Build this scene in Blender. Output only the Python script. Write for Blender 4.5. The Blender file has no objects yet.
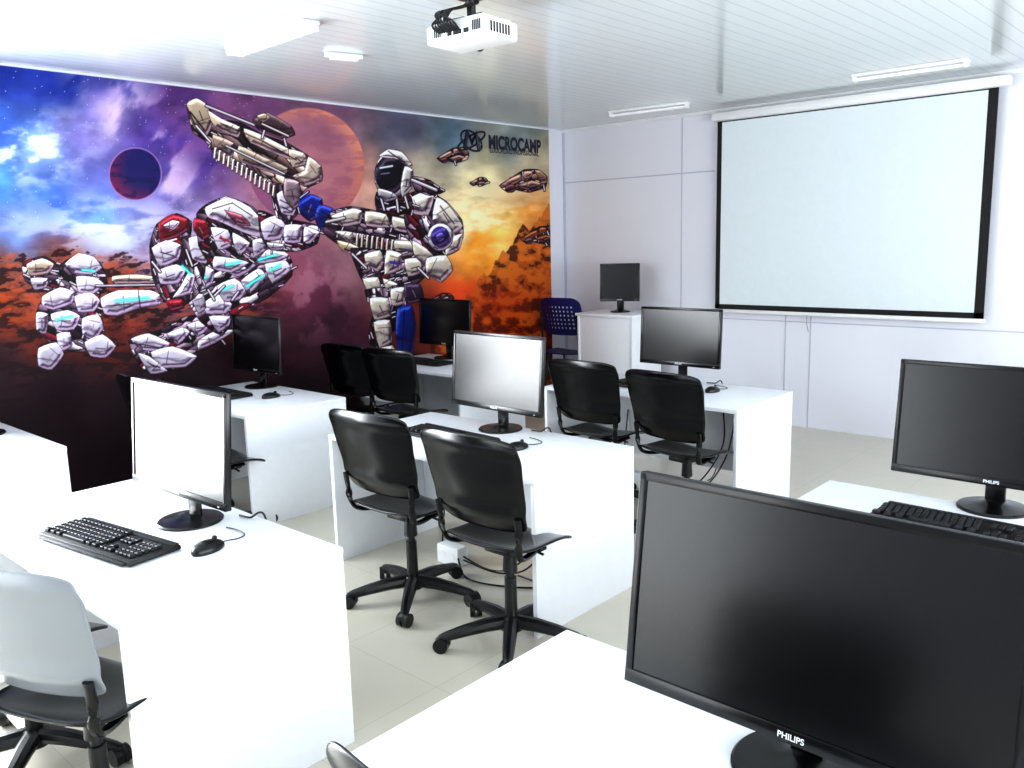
import bpy, bmesh, math, random
import numpy as np
from mathutils import Vector, Matrix
random.seed(4)
D2R=math.radians
sc=bpy.context.scene
COL=sc.collection
# ------------------------------------------------------------------ helpers
def lin(c):
    return tuple((x/255/12.92) if x/255<=.04045 else ((x/255+.055)/1.055)**2.4 for x in c)
def mat(name,rgb,rough=.5,metal=0,spec=.5,noise=0,nscale=20,coat=0,bump=0):
    m=bpy.data.materials.new(name);m.use_nodes=True
    nt=m.node_tree;b=nt.nodes['Principled BSDF']
    c=lin(rgb)
    b.inputs['Roughness'].default_value=rough;b.inputs['Metallic'].default_value=metal
    b.inputs['Specular IOR Level'].default_value=spec
    b.inputs['Coat Weight'].default_value=coat
    b.inputs['Base Color'].default_value=(*c,1)
    tc=nt.nodes.new('ShaderNodeTexCoord');n=nt.nodes.new('ShaderNodeTexNoise')
    n.inputs['Scale'].default_value=nscale
    nt.links.new(tc.outputs['Object'],n.inputs['Vector'])
    r=nt.nodes.new('ShaderNodeValToRGB')
    k=max(noise,.01)
    r.color_ramp.elements[0].color=(*[x*(1-k) for x in c],1);r.color_ramp.elements[1].color=(*[min(1,x*(1+k)) for x in c],1)
    r.color_ramp.elements[0].position=.3;r.color_ramp.elements[1].position=.7
    nt.links.new(n.outputs['Fac'],r.inputs['Fac']);nt.links.new(r.outputs['Color'],b.inputs['Base Color'])
    if bump:
        bp=nt.nodes.new('ShaderNodeBump');bp.inputs['Strength'].default_value=bump;bp.inputs['Distance'].default_value=.002
        nt.links.new(n.outputs['Fac'],bp.inputs['Height']);nt.links.new(bp.outputs['Normal'],b.inputs['Normal'])
    return m
M={}
M['desk']=mat('white_laminate',(237,240,245),.38,noise=.01)
M['black']=mat('black_plastic',(6,7,10),.30,bump=.06,nscale=300)
M['chair']=mat('chair_plastic',(4,5,8),.20,spec=.42,bump=.04,nscale=400)
M['chair_glare']=mat('chair_plastic_glare',(132,138,144),.25,spec=.8,bump=.05,nscale=400)  # black chair plastic with window glare put into the base colour
M['bezel']=mat('bezel_plastic',(5,5,7),.25)
M['screen']=mat('monitor_screen',(3,4,6),.24,spec=.58)
M['key']=mat('key_plastic',(16,17,21),.45)
M['keybase']=mat('keyboard_base',(7,7,9),.5)
M['cable']=mat('cable_rubber',(10,10,12),.5)
M['logo']=mat('logo_print',(215,218,225),.5)
M['metal']=mat('steel',(150,152,158),.3,metal=1)
M['white']=mat('white_plastic',(232,234,236),.4)
M['grey']=mat('grey_plastic',(150,152,156),.5)
M['blue']=mat('blue_plastic',(14,22,92),.4)
M['fabric']=mat('projection_fabric',(222,232,236),.85)
M['border']=mat('projection_border',(5,5,7),.7)
M['wall']=mat('wall_panel',(229,231,240),.45,noise=.012,nscale=1.5)
M['seam']=mat('wall_seam',(192,194,208),.5)
M['navy']=mat('navy_print',(12,14,45),.5)
M['lens']=mat('lens_glass',(5,8,14),.05,spec=.9)
M['tube']=mat('lamp_tube',(245,246,248),.25)

def mesh_obj(name,me,parent=None,material=None,loc=(0,0,0),rot=(0,0,0)):
    o=bpy.data.objects.new(name,me);COL.objects.link(o)
    o.location=loc;o.rotation_euler=rot
    if parent:o.parent=parent
    if material and len(me.materials)==0: me.materials.append(material)
    return o
class G:
    """accumulates geometry into one bmesh"""
    def __init__(s): s.bm=bmesh.new()
    def box(s,c,d,bev=0,rot=None,seg=2):
        r=bmesh.ops.create_cube(s.bm,size=1);vs=r['verts']
        bmesh.ops.scale(s.bm,vec=d,verts=vs)
        if bev:
            es=list({e for v in vs for e in v.link_edges})
            q=bmesh.ops.bevel(s.bm,geom=es,offset=bev,segments=seg,affect='EDGES',profile=.5)
            vs=list({v for f in q['faces'] for v in f.verts}|{v for v in vs if v.is_valid})
            vs=s._island(vs)
        if rot: bmesh.ops.rotate(s.bm,cent=(0,0,0),matrix=rot,verts=vs)
        bmesh.ops.translate(s.bm,vec=c,verts=vs);return vs
    def _island(s,vs):
        seen=set(vs);st=list(vs)
        while st:
            v=st.pop()
            for e in v.link_edges:
                w=e.other_vert(v)
                if w not in seen: seen.add(w);st.append(w)
        return list(seen)
    def cyl(s,c,r1,r2,h,axis='Z',seg=32):
        r=bmesh.ops.create_cone(s.bm,cap_ends=True,segments=seg,radius1=r1,radius2=r2,depth=h);vs=r['verts']
        m=Matrix.Identity(3)
        if axis=='X': m=Matrix.Rotation(D2R(90),3,'Y')
        if axis=='Y': m=Matrix.Rotation(D2R(90),3,'X')
        if isinstance(axis,Matrix): m=axis
        bmesh.ops.rotate(s.bm,cent=(0,0,0),matrix=m,verts=vs)
        bmesh.ops.translate(s.bm,vec=c,verts=vs);return vs
    def tube(s,pts,r,seg=10,flat=1):
        P=[Vector(p) for p in pts];rings=[]
        up=Vector((0,0,1))
        for i,p in enumerate(P):
            t=(P[min(i+1,len(P)-1)]-P[max(i-1,0)]).normalized()
            a=t.cross(up)
            if a.length<1e-3:a=t.cross(Vector((1,0,0)))
            a.normalize();b=a.cross(t).normalized()
            rr=r[i] if isinstance(r,(list,tuple)) else r
            rings.append([s.bm.verts.new(p+a*rr*flat*math.cos(2*math.pi*k/seg)+b*rr*math.sin(2*math.pi*k/seg)) for k in range(seg)])
        for i in range(len(rings)-1):
            for k in range(seg):
                s.bm.faces.new((rings[i][k],rings[i][(k+1)%seg],rings[i+1][(k+1)%seg],rings[i+1][k]))
        s.bm.faces.new(rings[0][::-1]);s.bm.faces.new(rings[-1])
    def lathe(s,prof,c=(0,0,0),seg=40):
        rings=[]
        for r,z in prof:
            rings.append([s.bm.verts.new((c[0]+max(r,1e-4)*math.cos(2*math.pi*k/seg),c[1]+max(r,1e-4)*math.sin(2*math.pi*k/seg),c[2]+z)) for k in range(seg)])
        for i in range(len(rings)-1):
            for k in range(seg):
                s.bm.faces.new((rings[i][k],rings[i][(k+1)%seg],rings[i+1][(k+1)%seg],rings[i+1][k]))
        s.bm.faces.new(rings[0][::-1]);s.bm.faces.new(rings[-1])
    def done(s,name,m,smooth=True):
        bmesh.ops.recalc_face_normals(s.bm,faces=s.bm.faces)
        me=bpy.data.meshes.new(name);s.bm.to_mesh(me);s.bm.free()
        if smooth:
            me.polygons.foreach_set('use_smooth',[True]*len(me.polygons))
            me.update()
            try: me.set_sharp_from_angle(angle=D2R(35))
            except Exception: pass
        me.materials.append(m);return me
def smooth_path(pts,n=8):
    P=[Vector(p) for p in pts];P=[P[0]]+P+[P[-1]];out=[]
    for i in range(1,len(P)-2):
        for k in range(n):
            t=k/n;a,b,c,d=P[i-1],P[i],P[i+1],P[i+2]
            out.append(.5*((2*b)+(-a+c)*t+(2*a-5*b+4*c-d)*t*t+(-a+3*b-3*c+d)*t**3))
    out.append(P[-2]);return out
def empty(name,loc=(0,0,0),rz=0,sz=1):
    o=bpy.data.objects.new(name,None);COL.objects.link(o);o.location=loc;o.rotation_euler=(0,0,D2R(rz));o.empty_display_size=.1;o.scale=(1,1,sz);return o

# ------------------------------------------------------------------ room
RX,RY,H=8.2,-10.2,2.97
def box_obj(name,lo,hi,m,parent=None,bev=0):
    g=G();c=[(a+b)/2 for a,b in zip(lo,hi)];d=[b-a for a,b in zip(lo,hi)]
    g.box(c,d,bev);return mesh_obj(name,g.done(name,m,bev>0),parent)
def floor_mat():
    m=bpy.data.materials.new('floor_tiles');m.use_nodes=True;nt=m.node_tree;b=nt.nodes['Principled BSDF']
    tc=nt.nodes.new('ShaderNodeTexCoord');br=nt.nodes.new('ShaderNodeTexBrick')
    br.offset=0;br.inputs['Scale'].default_value=1;br.inputs['Brick Width'].default_value=.6;br.inputs['Row Height'].default_value=.6
    br.inputs['Mortar Size'].default_value=.0025;br.inputs['Mortar Smooth'].default_value=.2
    br.inputs['Color1'].default_value=(*lin((208,203,188)),1);br.inputs['Color2'].default_value=(*lin((210,205,191)),1);br.inputs['Mortar'].default_value=(*lin((196,191,176)),1)
    nt.links.new(tc.outputs['Object'],br.inputs['Vector'])
    n=nt.nodes.new('ShaderNodeTexNoise');n.inputs['Scale'].default_value=3;n.inputs['Detail'].default_value=6
    nt.links.new(tc.outputs['Object'],n.inputs['Vector'])
    mx=nt.nodes.new('ShaderNodeMixRGB');mx.blend_type='MULTIPLY';mx.inputs['Fac'].default_value=.08
    nt.links.new(br.outputs['Color'],mx.inputs['Color1']);nt.links.new(n.outputs['Fac'],mx.inputs['Color2'])
    nt.links.new(mx.outputs['Color'],b.inputs['Base Color']);b.inputs['Roughness'].default_value=.2
    return m
def ceil_mat():
    m=bpy.data.materials.new('pvc_ceiling');m.use_nodes=True;nt=m.node_tree;b=nt.nodes['Principled BSDF']
    tc=nt.nodes.new('ShaderNodeTexCoord');sx=nt.nodes.new('ShaderNodeSeparateXYZ');nt.links.new(tc.outputs['Object'],sx.inputs[0])
    mu=nt.nodes.new('ShaderNodeMath');mu.operation='MULTIPLY';mu.inputs[1].default_value=1/.1
    fr=nt.nodes.new('ShaderNodeMath');fr.operation='FRACT'
    nt.links.new(sx.outputs['X'],mu.inputs[0]);nt.links.new(mu.outputs[0],fr.inputs[0])
    r=nt.nodes.new('ShaderNodeValToRGB');e=r.color_ramp.elements
    e[0].position=0;e[0].color=(*lin((196,202,205)),1);e[1].position=.12;e[1].color=(*lin((217,224,227)),1)
    x=e.new(.06);x.color=(*lin((200,206,209)),1)
    nt.links.new(fr.outputs[0],r.inputs['Fac']);nt.links.new(r.outputs['Color'],b.inputs['Base Color'])
    bp=nt.nodes.new('ShaderNodeBump');bp.inputs['Strength'].default_value=.2;bp.inputs['Distance'].default_value=.003
    nt.links.new(r.outputs['Color'],bp.inputs['Height']);nt.links.new(bp.outputs['Normal'],b.inputs['Normal'])
    b.inputs['Roughness'].default_value=.14
    return m
box_obj('floor',(-.15,RY-.15,-.1),(RX+.15,.15,0),floor_mat())
box_obj('ceiling',(-.15,RY-.15,H),(RX+.15,.15,H+.1),ceil_mat())
box_obj('wall_back',(-.15,0,0),(RX+.15,.15,H),M['wall'])
# left wall with glazed door opening
W0,W1,WT=-8.6,-6.3,2.55
lw=empty('wall_left')
box_obj('wall_section_1',(-.15,W1,0),(0,0,H),M['wall'],lw)
box_obj('wall_section_2',(-.15,RY,0),(0,W0,H),M['wall'],lw)
box_obj('wall_section_3',(-.15,W0,WT),(0,W1,H),M['wall'],lw)
wd=empty('window_1')
for i,(a,b_) in enumerate([(W0,W0+.05),(-7.48,-7.42),(W1-.05,W1)]): box_obj('mullion_%d'%i,(-.12,a,0),(-.05,b_,WT),M['white'],wd)
box_obj('rail_top',(-.12,W0,WT-.05),(-.05,W1,WT),M['white'],wd);box_obj('rail_low',(-.12,W0,.0),(-.05,W1,.06),M['white'],wd)
# front wall (behind the photographer) with glazed opening
wp=mat('wall_paint',(150,152,160),.7)
F0,F1,FT=.5,3.3,2.5
fw_=empty('wall_front')
box_obj('wall_section_1',(-.15,RY-.15,0),(F0,RY,H),wp,fw_);box_obj('wall_section_2',(F1,RY-.15,0),(RX+.15,RY,H),wp,fw_);box_obj('wall_section_3',(F0,RY-.15,FT),(F1,RY,H),wp,fw_)
wf=empty('window_3')
for i in range(4): box_obj('mullion_%d'%i,(F0+i*.917,RY-.1,0),(F0+i*.917+.05,RY-.04,FT),M['white'],wf)
box_obj('rail_top',(F0,RY-.1,FT-.05),(F1,RY-.04,FT),M['white'],wf)
# right wall, with an unseen window added to fill the room with light
rw=empty('wall_right')
box_obj('wall_section_1',(RX,RY,0),(RX+.15,0,.9),M['wall'],rw);box_obj('wall_section_2',(RX,RY,2.4),(RX+.15,0,H),M['wall'],rw)
box_obj('wall_section_3',(RX,RY,.9),(RX+.15,-9,2.4),M['wall'],rw);box_obj('wall_section_4',(RX,-1,.9),(RX+.15,0,2.4),M['wall'],rw)
wr=empty('fill_window')
for i in range(9): box_obj('mullion_%d'%i,(RX+.04,-9+i*.99,.9),(RX+.1,-8.95+i*.99,2.4),M['white'],wr)
t=0
def trim(lo,hi,m='seam'):
    global t;t+=1
    box_obj('trim_%d'%t,lo,hi,M[m])
for x in (1.5,2.62,2.86,4.6,5.9,7.1): trim((x-.006,-.004,0),(x+.006,0,H))
trim((0,-.006,2.40),(1.86,0,2.412));trim((0,-.004,.98),(RX,0,.99))
trim((0,-.025,H-.03),(RX,0,H),'white')
trim((0,-.26,0),(.012,-.245,H),'white')
trim((0,-.02,0),(.02,0,H),'seam')

# ------------------------------------------------------------------ mural (flat printed artwork on the left wall)
CAMP=dict(f=846.1,yaw=42.397,pit=9.734,rol=1.536,cx=6.03,cy=-7.549,cz=1.811)
_y,_p,_r=[math.radians(CAMP[k]) for k in('yaw','pit','rol')]
def wall_to_px(y,z):   # wall metres -> image pixels, projected through the scene camera
    d0=-CAMP['cx'];d1=y-CAMP['cy'];d2=z-CAMP['cz']
    fh=-math.sin(_y)*d0+math.cos(_y)*d1;rt=math.cos(_y)*d0+math.sin(_y)*d1
    dep=fh*math.cos(_p)-d2*math.sin(_p);up=fh*math.sin(_p)+d2*math.cos(_p)
    a=rt/dep;b=up/dep
    return 512+CAMP['f']*(a*math.cos(_r)-b*math.sin(_r)),384-CAMP['f']*(a*math.sin(_r)+b*math.cos(_r))
def px_to_wall(u,w):  # image pixels -> wall metres, cast back through the same camera
    a=(u-512)/CAMP['f'];b=(384-w)/CAMP['f']
    A=a*math.cos(_r)+b*math.sin(_r);B=-a*math.sin(_r)+b*math.cos(_r)
    fw=math.cos(_p)+B*math.sin(_p);vt=-math.sin(_p)+B*math.cos(_p)
    dx=-math.sin(_y)*fw+math.cos(_y)*A;dy=math.cos(_y)*fw+math.sin(_y)*A
    k=-CAMP['cx']/dx
    return CAMP['cy']+k*dy,CAMP['cz']+k*vt
MY0,MY1,MZ1=-6.2,-.26,2.955
NY,NZ=1400,680
ys=np.linspace(MY0,MY1,NY);zs=np.linspace(0.0,MZ1,NZ)
YY,ZZ=np.meshgrid(ys,zs)
YY=YY.ravel();ZZ=ZZ.ravel()
U,V=wall_to_px(YY,ZZ)  # artwork colours and shapes below are laid out in image pixels
rng=np.random.RandomState(7)
def vn(x,y,seed):
    r=np.random.RandomState(seed);T=r.rand(256,256)
    xi=np.floor(x).astype(int);yi=np.floor(y).astype(int);fx=x-xi;fy=y-yi
    fx=fx*fx*(3-2*fx);fy=fy*fy*(3-2*fy)
    a=T[yi%256,xi%256];b=T[yi%256,(xi+1)%256];c=T[(yi+1)%256,xi%256];d=T[(yi+1)%256,(xi+1)%256]
    return (a*(1-fx)+b*fx)*(1-fy)+(c*(1-fx)+d*fx)*fy
def fbm(x,y,seed,o=5):
    s=0;a=.5;tot=0
    for i in range(o):
        s=s+a*vn(x*2**i+i*17.3,y*2**i+i*9.1,seed+i);tot+=a;a*=.5
    return s/tot
wob=(fbm(U/30,V/30,50,3)-.5)*26;wob2=(fbm(U/30+40,V/30,60,3)-.5)*26
ctrl=[(0,75,42,62,126),(60,80,50,70,140),(120,85,84,84,144),(180,95,98,72,120),(240,105,112,82,112),(330,115,122,98,118),(400,130,100,100,116),(450,140,104,118,130),(520,140,132,142,142),
(0,130,80,106,166),(40,150,150,172,214),(90,130,134,128,174),(110,100,186,168,200),(160,140,92,76,136),(200,150,88,66,124),(0,190,98,138,186),(50,200,96,128,188),(100,215,126,156,204),(160,200,130,122,168),(20,235,126,142,186),(120,240,172,180,216),(180,230,166,150,178),
(290,190,170,128,142),(340,170,186,142,138),(370,190,188,156,146),(430,180,162,156,146),(480,180,210,202,172),(530,160,172,164,148),(460,215,240,222,178),(500,225,248,210,138),(540,215,210,154,94),(480,260,234,168,84),(530,260,202,118,48),(460,300,190,92,58),(510,310,158,66,28),(545,330,118,42,18),(430,320,112,54,48),
(0,270,104,66,60),(60,270,110,62,54),(120,280,118,64,58),(0,310,112,58,40),(60,330,100,50,38),(110,340,80,40,38),(0,360,56,34,42),(60,390,52,30,44),(130,400,38,22,34),(40,440,40,26,38),(120,460,32,18,27),(0,500,26,17,26),(-80,300,100,52,42),(-80,120,50,64,140),(-80,420,36,20,32),
(300,280,124,72,84),(320,300,98,56,74),(340,330,66,36,52),(300,350,64,34,48),(250,360,54,30,38),(350,270,140,110,116),(200,380,38,22,32),(300,390,32,17,25),(400,380,38,18,22),(500,400,34,14,11),(250,450,22,12,18),(420,450,22,12,15)]
num=np.zeros((len(U),3));den=np.zeros(len(U))
for (cu,cv,r_,g_,b_) in ctrl:
    w=1/((U+wob-cu)**2+(V+wob2-cv)**2+60)**1.7
    num+=w[:,None]*np.array([r_,g_,b_]);den+=w
C=num/den[:,None]
n1=fbm(U/22,V/16,3);C*= (0.78+.46*n1)[:,None]
def blend(mask,col,a=1.0):
    global C
    k=np.clip(mask*a,0,1)
    C=C*(1-k[:,None])+np.array(col)*k[:,None]
def sstep(x,a,b):
    t=np.clip((x-a)/(b-a),0,1);return t*t*(3-2*t)
def glow(cu,cv,ru,rv,col,a,ang=0):
    c,s=math.cos(ang),math.sin(ang);x=U-cu;y=V-cv
    p=x*c+y*s;q=-x*s+y*c
    blend(np.exp(-(p/ru)**2-(q/rv)**2),col,a)
neb=fbm((U+V*.6)/26,(V-U*.35)/40,11,6)
blend(sstep(neb,.42,.66)*np.exp(-((U-112+ (V-90)*-.6)/38)**2)*sstep(-V,-225,-180),(232,212,230),.9)
blend(sstep(fbm(U/24,V/14,21,6),.42,.64)*np.exp(-((U-28)/55)**2-((V-150)/34)**2),(230,236,246),.95)
blend(sstep(fbm(U/30,V/12,23,6),.40,.64)*np.exp(-((U-115)/95)**2-((V-226)/30)**2),(220,222,240),.85)
blend(sstep(fbm(U/30,V/12,25,6),.40,.66)*np.exp(-((U-480)/75)**2-((V-212)/38)**2),(253,242,210),.85)
blend(sstep(fbm(U/22,V/20,27,6),.5,.66)*np.exp(-((U-215)/60)**2-((V-130)/50)**2),(150,108,152),.5)
glow(105,180,60,30,(92,80,158),.3);glow(60,85,60,22,(38,52,130),.4)
st=rng.rand(len(U))
blend(((st>.9982)&(V<220)&(U<260)).astype(float),(235,232,250),.8)
def disc(cu,cv,r,f):
    m=np.hypot(U-cu,V-cv)
    return sstep(-m,-r-.8,-r+.8),m
m,dd=disc(306,166,58,0)
blend(m,(174,126,138),.6);blend(m*sstep(dd,40,58)*sstep(U-V*.6,150,260),(216,158,134),.8);blend(m*sstep(fbm(U/18,V/6,31),.5,.6),(150,104,124),.4)
blend(m*sstep(U+V,500,560),(122,74,90),.35);blend(m*sstep(-(U-V*.4),-235,-190),(126,86,120),.6)
m,dd=disc(135,174,26,0)
blend(m,(46,42,94),1);blend(m*sstep(np.hypot(U-146,V-166),16,40),(130,58,88),.8);blend(m*sstep(fbm(U/9,V/5,33),.5,.6),(32,30,72),.5)
blend(sstep(-abs(dd-26),-1.2,0),(190,158,205),.7)
ridge=256+14*(fbm(U/20,U*0,41,5)-.5)*2+np.clip((U-140)*.25,0,40)
land=sstep(V-ridge,0,2)*sstep(-U,-300,-240)
rk=fbm(U/13+V/25,V/5,43,6);rr=1-abs(rk-.5)*5
fade=sstep(-V,-360,-305)
blend(land*sstep(rk,.5,.66)*fade,(182,102,68),.55);blend(land*sstep(-rk,-.47,-.37),(40,22,26),.75)
blend(land*sstep(rr,.85,1)*fade,(204,146,118),.28)
blend(sstep(V,350,405)*sstep(-U,-420,-300),(34,19,29),.55)
rid2=238+44*(fbm(U/14,U*0+3,45,5)-.45)+np.clip((520-U)*.9,-40,200)
rm=sstep(V-rid2,0,2)*(U>430);rk2=fbm(U/9,V/7,47,6)
blend(rm,(124,68,36),.5);blend(rm*sstep(rk2,.5,.6),(208,132,70),.6);blend(rm*sstep(-rk2,-.45,-.36),(58,28,18),.7)
glow(495,305,46,22,(158,70,34),.4);glow(520,200,26,8,(160,128,102),.4)
glow(310,265,34,26,(152,112,130),.55);glow(330,330,30,40,(52,30,44),.4)
sm=fbm(U/16,V/20,71,5)
blend(sstep(sm,.5,.68)*np.exp(-((U-312)/36)**2-((V-290)/46)**2),(178,136,148),.6)
DOM=fbm(U/6,V/6,91,3);DOM2=fbm(U/14,V/9,95,4)
def inside(P,px,py):
    r=np.zeros(len(px),bool);n=len(P);j=n-1
    for i in range(n):
        xi,yi=P[i];xj,yj=P[j]
        if yi!=yj:
            r^=((yi>py)!=(yj>py))&(px<(xj-xi)*(py-yi)/(yj-yi)+xi)
        j=i
    return r
def edgev(P,px,py):
    d=np.full(len(px),1e9);vx_=np.zeros(len(px));vy_=np.zeros(len(px));n=len(P)
    for i in range(n):
        ax,ay=P[i];bx,by=P[(i+1)%n];vx,vy=bx-ax,by-ay
        t=np.clip(((px-ax)*vx+(py-ay)*vy)/(vx*vx+vy*vy+1e-9),0,1)
        ex=px-ax-t*vx;ey=py-ay-t*vy;h=np.hypot(ex,ey);m=h<d
        d=np.where(m,h,d);vx_=np.where(m,ex,vx_);vy_=np.where(m,ey,vy_)
    return d,vx_/(d+1e-6),vy_/(d+1e-6)
def rnd(P,n=3,tens=.5):
    P=np.array(P,float);m=len(P);out=[]
    for i in range(m):
        a,b,c,d=P[i-1],P[i],P[(i+1)%m],P[(i+2)%m]
        for k in range(n):
            t=k/n
            cr=.5*((2*b)+(-a+c)*t+(2*a-5*b+4*c-d)*t*t+(-a+3*b-3*c+d)*t**3)
            ln=b+(c-b)*t
            out.append(cr*tens+ln*(1-tens))
    return np.array(out)
def sel(P,pad=2):
    x0,y0=P.min(0)-pad;x1,y1=P.max(0)+pad
    return np.where((U>x0)&(U<x1)&(V>y0)&(V<y1))[0]
def put(idx,col,k):
    C[idx]=C[idx]*(1-k[:,None])+np.clip(col,0,255)*k[:,None]
WHT=(230,222,236);SIL=(216,208,196);MRN=(122,36,48);DRK=(48,34,46);CYN=(70,180,170);BLU=(38,52,126);GUN=(192,176,160)
_pc=[0]
def plate(P,base=WHT,R=6.0,ow=.75,shade=1.0,tens=.5,outline=(26,16,28),det=True):
    """rounded, chrome shaded armour plate with a few small fittings"""
    Q=rnd(P,3,tens);idx=sel(Q);
    if len(idx)==0:return
    px,py=U[idx],V[idx];ins=inside(Q,px,py);d,ex,ey=edgev(Q,px,py)
    k=np.clip(np.where(ins,d,-d)/.7+.5,0,1)
    dm=d[ins].max() if ins.any() else 2.2
    R=min(R,max(2.2,dm))
    s=np.clip(1-d/R,0,1)
    l=(-ex*-.45+-ey*-.89)*s+(DOM[idx]-.5)*.18
    b=np.array(base,float)
    t=(py-Q[:,1].min())/(np.ptp(Q[:,1])+1e-6)
    col=b*(.90+.42*l-.24*(t-.4))[:,None]*shade
    spec=np.exp(-((l-.46)/.17)**2);col+=spec[:,None]*np.array([62,62,64])
    dk=np.exp(-((l+.30)/.13)**2);col=col*(1-.60*dk)[:,None]+dk[:,None]*np.array([16,4,20])
    band=np.exp(-((t-.60-(DOM2[idx]-.5)*.5)/.055)**2)*.42*(dm>3.5);col=col*(1-band)[:,None]+band[:,None]*np.array([30,14,34])
    low=np.exp(-((l+.62)/.18)**2)*.45;col+=low[:,None]*np.array([150,112,150])
    e=np.clip(1-d/ow,0,1)[:,None];col=col*(1-e)+np.array(outline)*e
    put(idx,col,k)
    if det and dm>3.8:
        _pc[0]+=1;r=np.random.RandomState(900+_pc[0]);A_=np.array(P,float);ce=A_.mean(0);e_=A_-ce
        ang=.5*math.atan2(2*(e_[:,0]*e_[:,1]).sum(),(e_[:,0]**2-e_[:,1]**2).sum());L_=np.hypot(e_[:,0],e_[:,1]).mean()
        ca_,sa_=math.cos(ang),math.sin(ang)
        o=r.choice([-1,1])*r.uniform(.3,.5)*L_;w_=dm*.6;x0_=ce[0]+ca_*o;y0_=ce[1]+sa_*o
        line((x0_-sa_*w_,y0_+ca_*w_),(x0_+sa_*w_+1,y0_-ca_*w_),.7,(60,42,58),.7)
        x1_,y1_=ce[0]+r.uniform(-1,1),ce[1]+r.uniform(.5,1.5);h_=L_*.3
        line((x1_-ca_*h_,y1_-sa_*h_),(x1_+ca_*h_,y1_+sa_*h_),1.0,[(50,34,48),(150,132,148)][r.randint(2)],.8)
def line(a,b,w,col,al=1):
    x0=min(a[0],b[0])-w-1;x1=max(a[0],b[0])+w+1;y0=min(a[1],b[1])-w-1;y1=max(a[1],b[1])+w+1
    idx=np.where((U>x0)&(U<x1)&(V>y0)&(V<y1))[0];px,py=U[idx],V[idx];vx,vy=b[0]-a[0],b[1]-a[1]
    t=np.clip(((px-a[0])*vx+(py-a[1])*vy)/(vx*vx+vy*vy+1e-9),0,1);d=np.hypot(px-a[0]-t*vx,py-a[1]-t*vy)
    put(idx,np.array(col)*np.ones((len(idx),1)),np.clip((w/2-d)/.7+.5,0,1)*al)
def pipe(a,b,w,col=(170,160,168)):
    line(a,b,w+1.4,(22,13,22));line(a,b,w,col);o=w*.22;line((a[0]-o*.4,a[1]-o),(b[0]-o*.4,b[1]-o),w*.35,(246,244,248))
PD=[(70,54,68),(100,84,98),(36,22,32),(150,132,146),(84,32,44),(52,40,54),(202,190,200)]
def mech(P,pal=PD,n=20,seed=1,ang=0,an=2.2,gr=.4):
    """dark inner machinery: small tilted rounded blocks + pipes inside an outline"""
    Q=rnd(P,3,.5);idx=sel(Q);px,py=U[idx],V[idx];ins=inside(Q,px,py);d,_,_=edgev(Q,px,py)
    k=np.clip(np.where(ins,d,-d)/.7+.5,0,1);x0,y0=Q.min(0);x1,y1=Q.max(0)
    r=np.random.RandomState(seed);n=int(n*1.5);sx=r.uniform(x0,x1,n);sy=r.uniform(y0,y1,n);c,s=math.cos(ang),math.sin(ang)
    d1=np.full(len(px),1e9);d2=d1.copy();w=np.zeros(len(px),int)
    for i in range(n):
        X=px-sx[i];Y=py-sy[i];q=np.maximum(abs(X*c+Y*s)/an,abs(-X*s+Y*c))
        nw=q<d1;d2=np.where(nw,d1,np.minimum(d2,q));d1=np.where(nw,q,d1);w=np.where(nw,i,w)
    pc=np.array([pal[r.randint(len(pal))] for _ in range(n)],float);col=pc[w]
    yy_=(-(px-sx[w])*s+(py-sy[w])*c)
    col=col*np.clip(1.1-.18*yy_,.5,1.6)[:,None]
    e=np.clip(1-(d2-d1)/1.1,0,1)[:,None];col=col*(1-e)+np.array((20,12,20))*e
    e=np.clip(1-d/1.1,0,1)[:,None];col=col*(1-e)+np.array((20,12,20))*e
    put(idx,col,k)
    for _ in range(int(n*gr)):
        x,y=r.uniform(x0,x1),r.uniform(y0,y1)
        if inside(Q,np.array([x]),np.array([y]))[0]:
            a=ang+r.choice([0,0,0,1.5])+r.normal()*.1;l=r.uniform(3,7);pipe((x,y),(x+l*math.cos(a),y+l*math.sin(a)),1.1,(190,180,190))
def ell(cu,cv,ru,rv,base,n=14,ang=0,**k):
    c,s=math.cos(ang),math.sin(ang)
    plate([(cu+ru*math.cos(t)*c-rv*math.sin(t)*s,cv+ru*math.cos(t)*s+rv*math.sin(t)*c) for t in [2*math.pi*i/n for i in range(n)]],base,det=False,**k)
DK=(36,22,34)
def seam(*pts,w=1.0,col=DK):
    for a,b in zip(pts[:-1],pts[1:]): line(a,b,w,col,.9)
def lit(a,b,w=1.8): line(a,b,w+3,CYN,.4);line(a,b,w,(120,240,220))
# ---- small troopers far left
mech([(60,264),(80,254),(100,262),(108,284),(98,300),(104,330),(84,352),(60,350),(40,334),(36,312),(44,296),(58,288)],n=60,seed=5,ang=.4)
mech([(22,262),(44,256),(60,266),(58,288),(40,292),(24,280)],n=24,seed=6,ang=.2)
plate([(64,264),(78,253),(94,257),(102,268),(92,275),(74,273)]);plate([(76,276),(94,277),(104,284),(94,294),(78,292)]);lit((82,270),(94,271),1.2)
plate([(42,296),(60,287),(74,292),(72,304),(54,310),(42,306)]);plate([(74,296),(90,292),(100,300),(94,312),(78,312)]);plate([(50,314),(68,310),(80,316),(74,330),(56,330)]);plate([(82,318),(98,314),(104,328),(94,340),(82,334)])
plate([(56,334),(70,332),(72,346),(60,352)]);plate([(36,312),(48,314),(46,334),(36,330)],shade=.85);plate([(26,264),(42,258),(54,264),(48,274),(30,276)],GUN);plate([(30,278),(48,278),(46,288),(34,290)],shade=.8)
plate([(38,348),(56,342),(64,354),(52,370),(38,366)],shade=.9);plate([(84,342),(102,334),(116,346),(106,358),(90,356)],shade=.95);lit((56,320),(72,316),1.2)
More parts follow.
